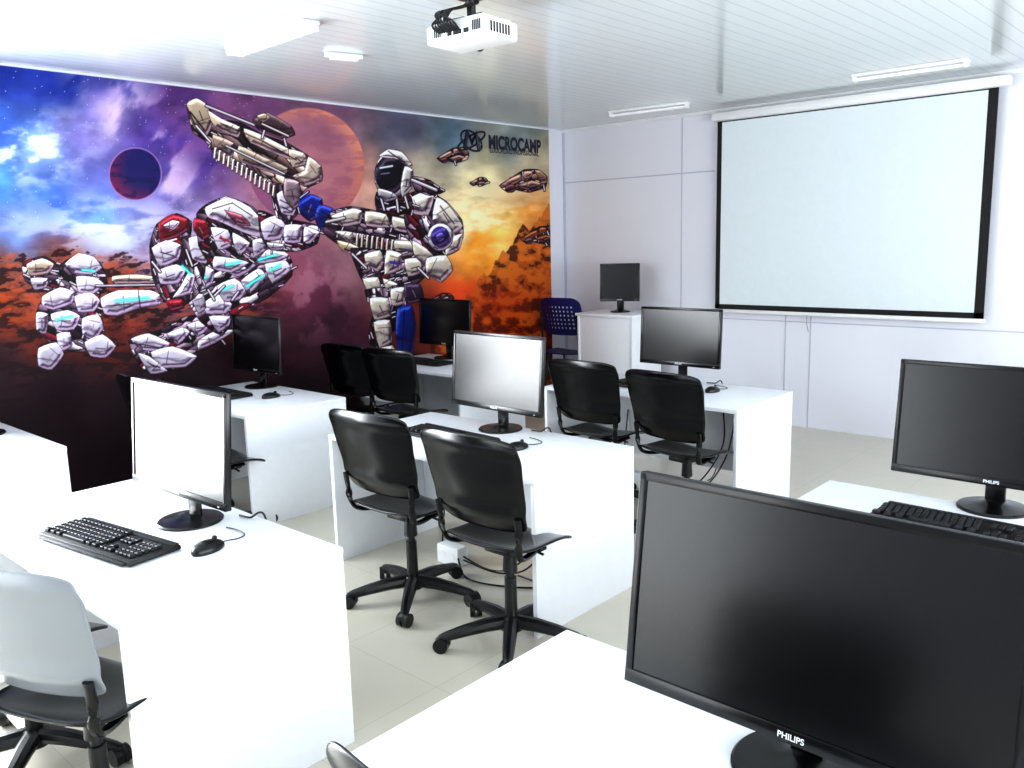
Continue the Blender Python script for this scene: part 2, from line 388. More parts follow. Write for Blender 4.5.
plate([(100,298),(118,290),(150,290),(160,295),(160,305),(138,309),(118,316),(104,314)],R=8);lit((116,301),(148,298),1.6);seam((138,291),(140,308));seam((106,306),(130,304))
pipe((96,286),(158,285),2,(110,96,110));plate([(112,276),(136,274),(158,277),(158,283),(114,284)],GUN);pipe((150,280),(168,279),1.4)
# ---- main robot
mech([(128,340),(158,330),(186,316),(218,314),(238,328),(216,344),(192,354),(172,370),(150,374),(138,364)],n=50,seed=12,ang=-.4)
plate([(130,339),(148,333),(170,343),(162,352),(142,350)]);plate([(150,352),(172,346),(197,356),(186,367),(160,368)]);plate([(137,353),(149,356),(168,371),(150,374)],shade=.9)
plate([(166,334),(182,327),(190,332),(178,345)]);plate([(186,325),(200,320),(212,325),(198,337)]);plate([(198,340),(216,330),(236,330),(216,343),(198,350)],shade=.9);seam((140,344),(162,348));seam((150,364),(160,368))
mech([(176,262),(212,260),(258,248),(290,256),(292,276),(268,298),(240,312),(222,336),(200,322),(184,296)],n=90,seed=14,ang=-.5)
plate([(204,302),(218,294),(232,304),(226,314),(206,314)],R=8);plate([(208,316),(230,316),(229,326),(218,333)],R=6);plate([(216,286),(234,278),(246,288),(240,300),(224,302)],R=7);plate([(240,281),(258,268),(266,276),(250,294)],R=8);plate([(264,264),(285,260),(291,270),(272,284)],R=7)
plate([(250,254),(276,248),(289,255),(280,261),(258,264)]);plate([(230,262),(250,257),(256,266),(240,277),(228,273)],shade=.9);plate([(184,270),(200,264),(214,270),(212,284),(198,292),(188,286)]);plate([(190,295),(203,294),(206,308),(198,314)],shade=.85)
lit((247,286),(262,276));lit((258,260),(276,255),1.4);lit((192,281),(206,277),1.6);lit((270,270),(280,265),1.6);lit((222,290),(232,286),1.4);pipe((214,296),(224,286),2);pipe((208,290),(214,300),2);pipe((232,300),(238,292),2)
# left arm (maroon) with shield
mech([(156,224),(176,213),(192,222),(190,246),(206,262),(200,292),(184,306),(164,302),(152,278),(149,246)],n=66,seed=16,ang=1.2)
plate([(158,223),(172,214),(187,219),(189,230),(176,238),(160,242)],MRN);plate([(151,248),(166,240),(181,245),(178,260),(160,267)]);plate([(158,270),(176,264),(186,270),(178,284),(160,284)],R=7);plate([(188,272),(195,276),(190,294),(172,298),(180,286)],R=6);plate([(166,300),(182,299),(184,308),(170,311)],MRN)
plate([(188,238),(203,236),(213,250),(206,264),(192,259)]);plate([(162,226),(172,220),(180,222),(174,230)],WHT,R=3);lit((182,266),(190,274),1.6);seam((160,252),(174,256));line((158,244),(176,239),1.6,(236,228,236))
pipe((152,262),(160,272),2);pipe((186,250),(192,266),1.8)
# torso
mech([(196,214),(206,204),(226,196),(252,206),(270,226),(266,250),(244,270),(214,270),(198,246)],n=60,seed=18,ang=.6)
plate([(205,207),(228,197),(250,207),(266,226),(262,238),(244,233),(222,223),(207,217)],(238,234,240),R=10);plate([(224,210),(242,215),(251,226),(236,224)],(150,92,104),R=4)
plate([(210,227),(228,230),(232,246),(218,250)],R=6);plate([(232,232),(250,243),(240,256),(234,248)],R=6);plate([(214,256),(238,259),(249,263),(232,273),(213,269)],R=6);plate([(194,218),(206,221),(211,236),(202,240),(193,230)],MRN);plate([(252,240),(264,238),(266,250),(254,258)],shade=.85)
seam((212,209),(232,203),(252,216));lit((226,265),(240,262),1.6);line((220,238),(228,241),2.4,(150,50,66))
# arm to weapon
mech([(258,210),(276,216),(300,221),(320,226),(317,244),(296,252),(270,250),(260,236)],n=34,seed=20,ang=.2)
plate([(260,222),(276,215),(286,226),(280,240),(264,240)],R=8);plate([(284,225),(302,225),(300,243),(284,242)],R=7);plate([(304,226),(320,232),(310,244),(303,242)],R=6);plate([(266,242),(284,244),(282,250),(270,250)],shade=.8)
mech([(270,186),(292,184),(302,206),(292,220),(276,218)],n=16,seed=22,ang=1.3);plate([(276,194),(288,189),(297,203),(293,216),(281,213)],R=5);seam((280,200),(292,206));seam((282,207),(292,212))
# rifle
mech([(186,104),(196,98),(207,104),(216,118),(240,122),(262,134),(286,142),(306,154),(321,166),(322,181),(306,189),(296,202),(284,198),(280,184),(262,182),(236,168),(216,158),(206,142),(192,132)],[(96,82,84),(140,126,120),(50,36,40),(176,162,150),(70,56,60),(120,100,94)],n=110,seed=24,ang=.55,an=3)
plate([(186,104),(196,98),(206,104),(213,120),(207,136),(194,129)],GUN);plate([(207,110),(222,119),(240,127),(238,138),(214,127)],(222,208,192),R=6);plate([(243,128),(262,135),(302,156),(298,163),(250,143)],(222,208,192),R=6);plate([(212,134),(234,143),(232,158),(216,150)],GUN,shade=.8);plate([(238,145),(262,156),(288,168),(282,176),(240,162)],GUN,shade=.8)
plate([(288,149),(304,153),(308,164),(292,168)],(206,192,180),R=6);plate([(308,156),(321,166),(321,180),(304,187),(292,176),(304,170)],(206,192,180),R=6);pipe((206,106),(256,126),2)
for i in range(14):
    a=(214+i*4.5,147+i*2.9);plate([a,(a[0]+2.9,a[1]+1.1),(a[0]+2.0,a[1]+13),(a[0]-1.2,a[1]+11.5)],(236,224,210),R=2.2,tens=.2,ow=.7,det=False)
seam((190,112),(204,130),w=1.6);seam((187,108),(196,128),w=1.4);seam((222,124),(260,140),(296,160))
plate([(252,119),(267,112),(291,126),(295,135),(281,139),(258,130)],(92,76,80));plate([(256,116),(264,113),(270,118),(262,123)],GUN,R=3);pipe((262,124),(288,136),1.6,(200,190,180));pipe((264,131),(262,138),2);pipe((284,139),(286,146),2)
pipe((226,146),(284,174),1.6);plate([(284,178),(299,182),(302,202),(293,210),(284,198)],(150,134,140));pipe((196,126),(210,142),2)
# ---- second robot (right)
plate([(298,202),(310,194),(322,199),(322,214),(310,222),(300,214)],BLU,R=6);plate([(318,204),(332,208),(339,217),(334,229),(320,230),(314,218)],BLU,R=6);seam((304,206),(318,214),col=(16,18,56));seam((322,212),(334,220),col=(16,18,56));pipe((300,198),(308,192),2,(60,70,140))
mech([(330,212),(350,206),(384,212),(420,222),(430,240),(424,258),(396,262),(366,254),(340,246),(322,232)],n=70,seed=30,ang=.25)
plate([(330,216),(352,208),(362,211),(360,224),(342,227)],SIL,R=6);plate([(365,211),(386,214),(390,228),(366,226)],SIL,R=6);plate([(392,216),(420,224),(414,234),(394,230)],SIL,R=6);plate([(334,231),(352,232),(354,246),(346,244)],SIL,R=6,shade=.92);plate([(394,240),(426,243),(418,255),(396,252)],SIL,R=6,shade=.92)
for i in range(8): plate([(356+i*5,233+i*.9),(359+i*5,233.6+i*.9),(358+i*5,248+i*.6),(355+i*5,247+i*.6)],(216,206,190),R=2,tens=.2,det=False)
pipe((326,222),(344,218),2.4);plate([(336,240),(350,243),(366,251),(360,257),(342,251)],(196,176,150))
mech([(350,248),(386,250),(426,254),(426,276),(404,294),(374,298),(360,278)],n=50,seed=32,ang=-.3)
plate([(364,254),(380,250),(384,262),(378,272),(366,265)],SIL,R=7);plate([(386,250),(402,254),(400,270),(384,275)],SIL,R=7);plate([(404,259),(425,258),(424,272),(408,277)],SIL);plate([(362,279),(378,277),(382,294),(369,294)],SIL);plate([(382,278),(398,284),(388,294)],SIL);line((390,262),(398,264),2.4,(70,60,150));pipe((352,254),(366,268),2)
# shoulder
mech([(404,196),(424,189),(446,201),(462,220),(463,238),(452,254),(430,258),(412,246),(404,222)],n=44,seed=34,ang=.8)
plate([(404,201),(424,191),(434,196),(428,216),(411,213)],(236,230,220),R=9);plate([(436,197),(448,204),(463,226),(453,235),(432,220)],(238,232,224),R=9);plate([(447,239),(463,233),(459,250),(445,256)],SIL);plate([(412,240),(427,249),(438,262),(428,268),(414,256)],SIL);seam((440,206),(454,224))
ell(440,237,13,14,(224,220,226),R=4);ell(440,237,9.5,10.5,(62,50,112),R=8);ell(440,237,4.5,5,(106,92,160),R=4)
plate([(426,258),(446,255),(453,270),(441,283),(426,273)],SIL,R=7);pipe((418,268),(428,278),2)
# head
mech([(376,192),(408,192),(414,210),(396,216),(376,210)],n=18,seed=36,ang=.2);pipe((380,196),(384,210),2);pipe((396,196),(398,212),2);pipe((404,194),(408,208),2)
ell(392,174,18,25,(214,212,208),ang=.12,R=13);plate([(375,167),(384,156),(398,156),(406,168),(404,184),(394,194),(382,192),(375,180)],(38,32,44),R=9,det=False);plate([(378,156),(388,149),(402,152),(412,164),(410,170),(398,160),(384,158)],(238,236,230),R=6)
plate([(404,166),(413,170),(412,188),(402,198),(400,186)],(206,204,200),R=5);plate([(378,188),(392,192),(398,198),(386,202),(378,196)],(190,188,192),R=4);line((380,168),(392,166),1.8,(220,224,236));line((381,174),(389,173),1.2,(130,134,160));seam((388,151),(400,160))
mech([(412,176),(430,180),(444,192),(430,196),(414,190)],n=12,seed=37,ang=.5);pipe((412,180),(436,190),3)
# legs
mech([(364,290),(388,288),(394,312),(390,336),(394,358),(374,360),(368,336),(372,312)],n=44,seed=38,ang=1.4);mech([(388,288),(406,286),(406,306),(398,328),(388,332)],n=18,seed=40,ang=1.4)
plate([(369,298),(388,298),(391,316),(374,320)],SIL);plate([(373,322),(390,320),(392,342),(379,348)],SIL);plate([(373,350),(392,345),(397,357),(373,360)],SIL,shade=.85);plate([(390,289),(406,287),(404,304),(392,306)],SIL)
plate([(397,308),(412,305),(416,326),(412,358),(400,360),(395,334)],(36,54,120),R=7);seam((404,310),(402,352),col=(16,22,56));plate([(404,284),(420,284),(424,300),(406,304)],(64,50,70))
# ships
PS=[(140,110,98),(96,66,60),(176,156,144),(66,40,40),(118,84,72)]
def ship(cu,cv,s,seed,pal=PS,base=(176,146,130)):
    T=lambda L_:[(cu+a*s,cv+b*s) for a,b in L_]
    mech(T([(-26,4),(-14,-4),(2,-14),(18,-14),(28,-6),(26,6),(8,12),(-8,9),(-16,12)]),pal,int(26*s)+6,seed,-.25,2.2,.3)
    plate(T([(-24,3),(-12,-5),(-2,-9),(0,-2),(-14,5)]),base,R=4);plate(T([(2,-12),(12,-12),(10,-5),(2,-3)]),base,R=4);plate(T([(13,-13),(20,-13),(28,-5),(20,-2)]),base,R=4,shade=.9);plate(T([(-6,4),(10,-2),(22,2),(8,9)]),base,R=4,shade=.8)
    ell(cu-13*s,cv+7*s,6*s,5*s,(90,60,60),R=4);ell(cu+12*s,cv+6*s,5*s,4*s,(70,44,48),R=4)
ship(522,182,.9,50);ship(452,156,.6,51);ship(478,182,.34,52);ship(538,236,.7,53,[(110,60,38),(74,38,26),(150,92,62)],(140,84,54));ship(440,300,.5,54,[(84,44,38),(56,28,24)],(96,54,46))
C=np.clip(C,0,255)
Cn=C/255.0
g_=Cn.mean(1,keepdims=True);Cn=np.clip(g_+(Cn-g_)*1.26,0,1);Cn=np.clip((Cn-.5)*1.14+.475,0,1)
L=np.where(Cn<=.04045,Cn/12.92,((Cn+.055)/1.055)**2.4)
me=bpy.data.meshes.new('mural_print')
vv=np.stack([np.zeros_like(YY)+.004,YY,ZZ],1)
ii=np.arange(NY*NZ).reshape(NZ,NY)
q=np.stack([ii[:-1,:-1],ii[:-1,1:],ii[1:,1:],ii[1:,:-1]],-1).reshape(-1,4)
nf=len(q)
me.vertices.add(len(vv));me.vertices.foreach_set('co',vv.astype(np.float32).ravel())
me.loops.add(nf*4);me.loops.foreach_set('vertex_index',q.astype(np.int32).ravel())
me.polygons.add(nf);me.polygons.foreach_set('loop_start',(np.arange(nf)*4).astype(np.int32))
try: me.polygons.foreach_set('loop_total',np.full(nf,4,np.int32))
except Exception: pass
me.update(calc_edges=True)
ca=me.color_attributes.new('art','FLOAT_COLOR','POINT')
ca.data.foreach_set('color',np.concatenate([L,np.ones((len(L),1))],1).astype(np.float32).ravel())
mm=bpy.data.materials.new('mural_vinyl');mm.use_nodes=True;nt=mm.node_tree
at=nt.nodes.new('ShaderNodeAttribute');at.attribute_name='art'
bs=nt.nodes['Principled BSDF'];nt.links.new(at.outputs['Color'],bs.inputs['Base Color']);bs.inputs['Roughness'].default_value=.5;bs.inputs['Specular IOR Level'].default_value=.2
me.materials.append(mm)
mural=empty('wall_mural')
mesh_obj('printed_artwork',me,mural)
def wall_text(name,s,u0,v0,u1,v1,m,parent,off=.03):
    y0,z0=px_to_wall(u0,v0);y1,z1=px_to_wall(u1,v1)
    cu=bpy.data.curves.new(name,'FONT');cu.body=s;cu.size=1;cu.extrude=0;cu.offset=off
    o=bpy.data.objects.new(name,cu);COL.objects.link(o)
    bpy.context.view_layer.update();w=o.dimensions.x;h=o.dimensions.y
    o.scale=((y1-y0)/w,(z1-z0)/h,1);o.location=(.008,y0,z0);o.rotation_euler=(D2R(90),0,D2R(90));o.data.materials.append(m);o.parent=parent
wall_text('title_lettering','MICROCAMP',488,148,540,139,M['navy'],mural,.045)
wall_text('tagline_lettering','EDUCACAO PROFISSIONAL',489,152.5,538,151.5,M['navy'],mural,.01)
y0,z0=px_to_wall(471,141)
g=G()
for k,(ry,rz,an) in enumerate([(.21,.05,.42),(.15,.085,-.35)]):
    pts=[]
    for i in range(33):
        a=2*math.pi*i/32;p=ry*math.cos(a);qv=rz*math.sin(a)
        pts.append((.008,y0+p*math.cos(an)-qv*math.sin(an),z0+p*math.sin(an)+qv*math.cos(an)))
    g.tube(pts,.010,6)
g.tube([(.008,y0-.10,z0-.08),(.008,y0-.06,z0+.08),(.008,y0,z0-.02),(.008,y0+.06,z0+.08),(.008,y0+.10,z0-.08)],.024,6)
mesh_obj('orbit_emblem',g.done('orbit_emblem',M['navy']),mural)

# ------------------------------------------------------------------ prototypes
def build(name,parts,loc,rz=0,swap=None,sz=1):
    e=empty(name,loc,rz,sz)
    for pn,me_,mods in parts:
        if swap and pn in swap:
            me_=me_.copy();me_.materials.clear();me_.materials.append(swap[pn])
        o=mesh_obj(pn,me_,e)
        for md in mods:
            if md=='sub': 
                x=o.modifiers.new('s','SUBSURF');x.levels=2;x.render_levels=2
            elif md[0]=='sol':
                x=o.modifiers.new('t','SOLIDIFY');x.thickness=md[1];x.offset=0
    return e
def desk_parts(W,Dp,h=.75):
    g=G();g.box((0,0,h-.0125),(W,Dp,.025),.002);a=g.done('desk_top',M['desk'])
    g=G();g.box((W/2-.0125,0,(h-.025)/2),(.025,Dp-.004,h-.025),.0015);g.box((-W/2+.0125,0,(h-.025)/2),(.025,Dp-.004,h-.025),.0015);b=g.done('desk_sides',M['desk'])
    g=G();g.box((0,Dp/2-.10,.44),(W-.05,.018,.57),.001);c=g.done('desk_modesty',M['desk'])
    return [('top',a,[]),('side_panels',b,[]),('modesty_panel',c,[])]
def grid_shell(name,fx,nu,nv,m):
    bm=bmesh.new();R=[[bm.verts.new(fx(-1+2*i/nu,-1+2*j/nv)) for i in range(nu+1)] for j in range(nv+1)]
    for j in range(nv):
        for i in range(nu): bm.faces.new((R[j][i],R[j][i+1],R[j+1][i+1],R[j+1][i]))
    me_=bpy.data.meshes.new(name);bm.to_mesh(me_);bm.free();me_.materials.append(m)
    me_.polygons.foreach_set('use_smooth',[True]*len(me_.polygons));return me_
def squ(u,v,k=.42):
    return u*math.sqrt(max(0,1-k*abs(v)**7*.5)),v*math.sqrt(max(0,1-k*abs(u)**7*.5))
def chair_parts(m=None):
    m=m or M['chair']
    def back(u,v):
        x,y=squ(u,v,.30)
        w=.275+.020*y
        X=x*w;Z=.815+y*.215-.012*x*x*(y>0)*y
        Y=-.235-.05*y+.045*x*x-.018*(1-y*y)-.016*math.exp(-((y+.62)/.16)**2)-.012*math.exp(-((y-.78)/.12)**2)
        return (X,Y,Z)
    b=grid_shell('chair_back',back,14,16,m)
    def seat(u,v):
        x,y=squ(u,v,.4)
        X=x*.235;Y=.0+y*.215
        Z=.50+.02*x*x-.035*max(0,y)**3*1.2-.012*(1-x*x)*(1-y*y)+.03*max(0,-y)**4
        return (X,Y,Z)
    s=grid_shell('chair_seat',seat,12,12,m)
    g=G()
    for sx in (-1,1):
        pts=smooth_path([(sx*.13,.08,.474),(sx*.18,-.08,.474),(sx*.208,-.165,.492),(sx*.222,-.194,.54),(sx*.230,-.196,.60),(sx*.232,-.206,.68)],6)
        g.tube(pts,[.011]*len(pts),10,1.6)
    g.box((0,.02,.474),(.36,.05,.016),.004)
    p=g.done('chair_posts',M['chair'])
    g=G();g.box((0,0,.457),(.15,.18,.03),.008);g.cyl((0,0,.30),.019,.019,.28,seg=24);g.cyl((0,0,.20),.030,.027,.22,seg=24);g.cyl((0,0,.39),.034,.028,.10,seg=24)
    g.tube(smooth_path([(.06,.02,.452),(.12,.03,.45),(.17,.03,.445)],5),.006,8)
    c=g.done('chair_column',M['black'])
    g=G();g.lathe([(.03,.055),(.052,.062),(.056,.10),(.04,.125),(.0,.13)])
    h=G()
    for k in range(5):
        a=2*math.pi*k/5+.35;ca_,sa=math.cos(a),math.sin(a)
        pts=[(ca_*r,sa*r,z) for r,z in ((.03,.098),(.12,.095),(.22,.082),(.31,.066),(.335,.062))]
        g.tube(pts,[.034,.032,.028,.022,.015],10,1.0)
        cx_,cy_=ca_*.325,sa*.325;ang=a+1.1
        R=Matrix.Rotation(ang,3,'Z')@Matrix.Rotation(D2R(90),3,'Y')
        for off in (-.017,.017):
            d=Matrix.Rotation(ang,3,'Z')@Vector((off,0,0))
            h.cyl((cx_+d.x,cy_+d.y,.034),.034,.034,.024,axis=R,seg=24)
        h.cyl((cx_,cy_,.055),.009,.009,.035,seg=12)
        h.lathe([(.030,.040),(.028,.058),(.014,.070),(.0,.071)],(cx_,cy_,0),16)
    st_=g.done('chair_star',M['black']);cs=h.done('chair_casters',M['black'])
    return [('backrest',b,[('sol',.012),'sub']),('seat',s,[('sol',.016),'sub']),('back_posts',p,[]),('gas_column',c,[]),('star_base',st_,[]),('casters',cs,[])]
def monitor_parts(W=.70,Hh=.43,cz=.33,tilt=5,baser=.125):
    R=Matrix.Rotation(D2R(-tilt),3,'X')   # lean top backwards (+Y)
    def xf(me_,piv=(0,0,cz)):
        me_.transform(Matrix.Translation(piv)@R.to_4x4()@Matrix.Translation(-Vector(piv)));return me_
    g=G();t_=.018;bb=.030
    g.box((0,0.004,cz),(W,.022,Hh),.004)
    g.box((0,-.0085,cz+Hh/2-t_/2),(W,.007,t_),.002);g.box((0,-.0085,cz-Hh/2+bb/2),(W,.008,bb),.002)
    g.box((-W/2+t_/2,-.0085,cz),(t_,.007,Hh-.002),.002);g.box((W/2-t_/2,-.0085,cz),(t_,.007,Hh-.002),.002)
    fr=xf(g.done('monitor_frame',M['bezel']))
    g=G();g.box((0,-.0072,cz+(bb-t_)/2),(W-2*t_+.002,.002,Hh-bb-t_+.002));sc_=xf(g.done('monitor_screen',M['screen'],False))
    g=G();g.box((0,.025,cz),(W*.84,.03,Hh*.78),.012);g.box((0,.045,cz-.02),(W*.45,.03,Hh*.5),.012);bk=xf(g.done('monitor_back',M['black']))
    g=G()
    g.box((0,.045,.12),(.07,.022,.22),.006);g.box((0,.045,.21),(.10,.05,.06),.01)
    g.lathe([(baser,.0),(baser,.006),(baser*.96,.011),(baser*.6,.017),(.05,.022),(.03,.03),(0,.032)],(0,.02,0),48)
    stn=g.done('monitor_stand',M['bezel'])
    g=G();g.box((W/2-.045,-.0125,cz-Hh/2+.011),(.012,.001,.003));led=xf(g.done('monitor_led',M['logo'],False))
    cu=bpy.data.curves.new('lt','FONT');cu.body='PHILIPS';cu.size=.017;cu.align_x='CENTER';cu.offset=.0004
    o=bpy.data.objects.new('lt',cu);COL.objects.link(o);bpy.context.view_layer.update()
    lm=bpy.data.meshes.new_from_object(o);bpy.data.objects.remove(o)
    lm.transform(Matrix.Translation((0,-.0132,cz-Hh/2+.009))@Matrix.Rotation(D2R(90),4,'X'));lm.materials.clear();lm.materials.append(M['logo']);xf(lm)
    return [('frame',fr,[]),('screen',sc_,[]),('back_shell',bk,[]),('stand',stn,[]),('power_led',led,[]),('maker_logo',lm,[])]
def keyboard_parts():
    W,Dp=.60,.20
    g=G();g.box((0,0,.012),(W,Dp,.018),.006);g.box((0,.085,.021),(W-.02,.028,.01),.004);g.box((0,-.098,.010),(W-.05,.03,.012),.005)
    for x in(-.24,.24): g.box((x,.08,.003),(.04,.015,.006))
    b=g.done('keyboard_body',M['keybase'])
    g=G();kw=.0245
    def key(x,y,w=1): 
        g.box((x+(w-1)*kw/2,y,.027),(kw*w-.004,.0215,.012),.0025,seg=1)
    for i in range(13): key(-.275+i*kw*1.04,.066)
    for r in range(4):
        for i in range(14): key(-.283+i*kw*1.0+r*.004,.036-r*.0255,1)
    key(-.283,-.066,1.3);key(-.24,-.066,1.2);key(-.20,-.066,1.2);key(-.155,-.066,6);key(.0,-.066,1.2);key(.04,-.066,1.2)
    for r in range(2):
        for i in range(3): key(.092+i*kw,.036-r*.0255)
    for i in range(3): key(.092+i*kw,-.066)
    key(.092+kw,-.0405)
    for r in range(5):
        for i in range(4): key(.187+i*kw,.036-r*.0255)
    k=g.done('keyboard_keys',M['key'],False)
    return [('body',b,[]),('keys',k,[])]
def mouse_parts():
    g=G();bm=g.bm
    bmesh.ops.create_uvsphere(bm,u_segments=28,v_segments=16,radius=1)
    for v in bm.verts:
        x,y,z=v.co;z=max(z,-.25)
        v.co=(x*.043*(1-.10*y*y),y*.072,(z+.25)*.030*(1-.18*y))
    a=g.done('mouse_shell',M['black'])
    g=G();g.cyl((0,.035,.033),.010,.010,.008,axis='X',seg=16)
    g.tube(smooth_path([(0,.068,.008),(.01,.10,.004),(.03,.13,.004),(.02,.17,.004),(-.04,.20,.004),(-.10,.21,.004)],8),.0022,6)
    w=g.done('mouse_wheel',M['cable'])
    return [('shell',a,[]),('wheel_and_cord',w,[])]

ROW=[-5.852,-4.031,-2.141];DP=.783
DM=desk_parts(1.53,DP);DL=desk_parts(1.22,DP);DL0=desk_parts(1.13,DP)
for i,yb in enumerate(ROW):
    build('computer_desk',DL0 if i==0 else DL,(.585 if i==0 else .63,yb-DP/2,0));build('computer_desk',DM,(2.885,yb-DP/2,0))
for yb in ROW[:2]: build('computer_desk',DM,(5.425,yb-DP/2,0))
MO=monitor_parts();MO7=monitor_parts(.77,.47,.318,8,.14);MOs=monitor_parts(.66,.42,.33,3);MO6=monitor_parts(.72,.45,.325,7);MOp=monitor_parts(.40,.38,.30,4,.10)
KB=keyboard_parts();MS=mouse_parts();CH=chair_parts()
Z=.7501
for x,y,rz,p in [(2.93,-6.07,2,MO),(2.82,-4.16,-1.5,MO),(2.83,-2.23,0,MOs),(.32,-4.15,0,MOs),(.41,-2.28,0,MOs),(.40,-6.07,0,MOs),(5.29,-4.06,0,MO6),(5.41,-6.06,0,MO7)]:
    build('computer_monitor',p,(x,y,Z),rz)
for x,y,rz in [(2.93,-6.37,8),(2.74,-4.46,-3),(2.80,-2.55,0),(.35,-4.50,0),(.45,-2.6,0),(5.27,-4.36,-2),(5.35,-6.50,0)]:
    build('keyboard',KB,(x,y,Z),rz)
for x,y,rz in [(3.29,-6.17,20),(3.20,-4.42,0),(3.22,-2.45,0),(.80,-4.35,0),(.95,-2.5,0),(5.86,-4.36,0),(5.85,-6.4,0)]:
    build('computer_mouse',MS,(x,y,Z),rz)
# cables
def cable(pts,r=.004,name='power_cable'):
    g=G();g.tube(smooth_path(pts,8),r,8);mesh_obj(name,g.done('cable',M['cable']))
for x0,yb in ((2.88,-5.852),(2.84,-4.031),(2.87,-2.141),(5.35,-4.031)):
    cable([(x0+.16,yb-.05,.757),(x0+.22,yb-.04,.757),(x0+.25,yb+.012,.745),(x0+.26,yb+.02,.4),(x0+.15,yb+.05,.02),(x0-.1,yb+.08,.006)])
for yb in ROW:
    cable([(3.2,yb-.12,.60),(3.22,yb-.15,.35),(3.12,yb-.22,.12),(3.0,yb-.28,.01),(2.9,yb-.34,.008),(2.76,yb-.38,.06)],.005);cable([(3.3,yb-.12,.62),(3.28,yb-.2,.30),(3.15,yb-.26,.06),(3.0,yb-.34,.01),(2.78,yb-.40,.05)],.005)
    cable([(2.76,yb-.42,.06),(2.86,yb-.48,.01),(3.0,yb-.50,.008),(3.2,yb-.42,.008),(3.3,yb-.32,.008),(3.1,yb-.30,.008)],.005)
    cable([(2.4,yb-.12,.5),(2.42,yb-.2,.2),(2.50,yb-.30,.02),(2.58,yb-.36,.05)],.005)
g=G();g.box((0,0,.055),(.17,.08,.11),.006);g.cyl((-.035,-.041,.06),.02,.02,.004,axis='Y',seg=20);g.cyl((.035,-.041,.06),.02,.02,.004,axis='Y',seg=20);ob=g.done('outlet_box',M['white'])
for yb in ROW: mesh_obj('power_outlet_box',ob,loc=(2.67,yb-.38,0))
# chairs
for x,y,rz in [(2.86,-4.87,3),(3.57,-4.90,1),(2.70,-2.98,0),(3.41,-3.10,-6),(.52,-3.26,5),(1.05,-3.26,5),(.70,-5.0,0),(1.20,-4.98,-3)]:
    build('office_chair',CH,(x,y,0),rz)
build('office_chair',CH,(5.16,-6.54,0),0,None,.97)
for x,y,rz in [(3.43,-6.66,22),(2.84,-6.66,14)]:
    build('office_chair',CH,(x,y,0),rz,{'backrest':M['chair_glare']},.96)  # near-left backrests coloured grey to stand in for glare

# ------------------------------------------------------------------ podium, its monitor, blue chair
e=empty('lectern_cabinet',(1.05,-.45,0))
g=G();g.box((0,0,1.035),(.70,.56,.025),.002);g.box((-.325,0,.51),(.022,.52,1.02),.001);g.box((.325,0,.51),(.022,.52,1.02),.001);g.box((0,-.24,.53),(.63,.018,.98),.001)
mesh_obj('cabinet_body',g.done('cabinet_body',M['desk']),e)
build('computer_monitor',MOp,(1.06,-.45,1.0485),28)
e=empty('perforated_chair',(.40,-.42,0),6)
def bback(u,v):
    x,y=squ(u,v,.5);return (x*.25,-.22-.05*y+.05*x*x,.99+y*.2)
def bseat(u,v):
    x,y=squ(u,v,.5);return (x*.25,y*.22,.60-.03*max(0,y)**3+.015*x*x)
def perf(fn,name):
    bm=bmesh.new();nu,nv=22,18
    R=[[bm.verts.new(fn(-1+2*i/nu,-1+2*j/nv)) for i in range(nu+1)] for j in range(nv+1)]
    for j in range(nv):
        for i in range(nu):
            if i%2==1 and j%2==1 and 2<i<nu-3 and 2<j<nv-3: continue
            bm.faces.new((R[j][i],R[j][i+1],R[j+1][i+1],R[j+1][i]))
    me_=bpy.data.meshes.new(name);bm.to_mesh(me_);bm.free();me_.materials.append(M['blue']);return me_
for nm,fn in (('backrest',bback),('seat',bseat)):
    o=mesh_obj(nm,perf(fn,nm),e);x=o.modifiers.new('t','SOLIDIFY');x.thickness=.012
g=G()
for sx in(-1,1):
    g.tube(smooth_path([(sx*.22,.2,.0),(sx*.21,.18,.54),(sx*.21,.1,.58),(sx*.21,-.15,.58),(sx*.22,-.2,.64),(sx*.22,-.24,1.04)],6),.012,10)
    g.tube([(sx*.21,-.12,.58),(sx*.23,-.24,.0)],.012,10)
g.tube([(-.21,.1,.58),(.21,.1,.58)],.01,8)
mesh_obj('steel_frame',g.done('blue_frame',M['black']),e)

# ------------------------------------------------------------------ projection screen
e=empty('projection_screen')
x1,x2,zt,zb=1.925,4.29,2.85,1.085;yy=-.07
def part(nm,lo,hi,m,bev=0):
    return box_obj(nm,lo,hi,M[m],e,bev)
part('fabric',(x1,yy-.002,zb),(x2,yy+.002,zt),'fabric')
b=.046
for nm,lo,hi in (('border_left',(x1,yy-.004,zb),(x1+b,yy+.004,zt)),('border_right',(x2-b*1.5,yy-.004,zb),(x2,yy+.004,zt)),('border_low',(x1,yy-.004,zb),(x2,yy+.004,zb+b)),('border_top',(x1,yy-.004,zt-.012),(x2,yy+.004,zt))): part(nm,lo,hi,'border')
g=G();g.box(((x1+x2)/2,yy,zb-.018),(x2-x1+.03,.03,.036),.01);mesh_obj('weight_bar',g.done('wb',M['white']),e)
g=G();g.box(((x1+x2)/2+.02,-.075,zt+.04),(x2-x1+.13,.11,.085),.025);mesh_obj('roller_case',g.done('rc',M['white']),e)
g=G();g.tube(smooth_path([(x1+.93,-.08,zb-.03),(x1+.93,-.08,zb-.1),(x1+.935,-.05,zb-.18)],4),.004,6);mesh_obj('pull_cord',g.done('pc',M['grey']),e)

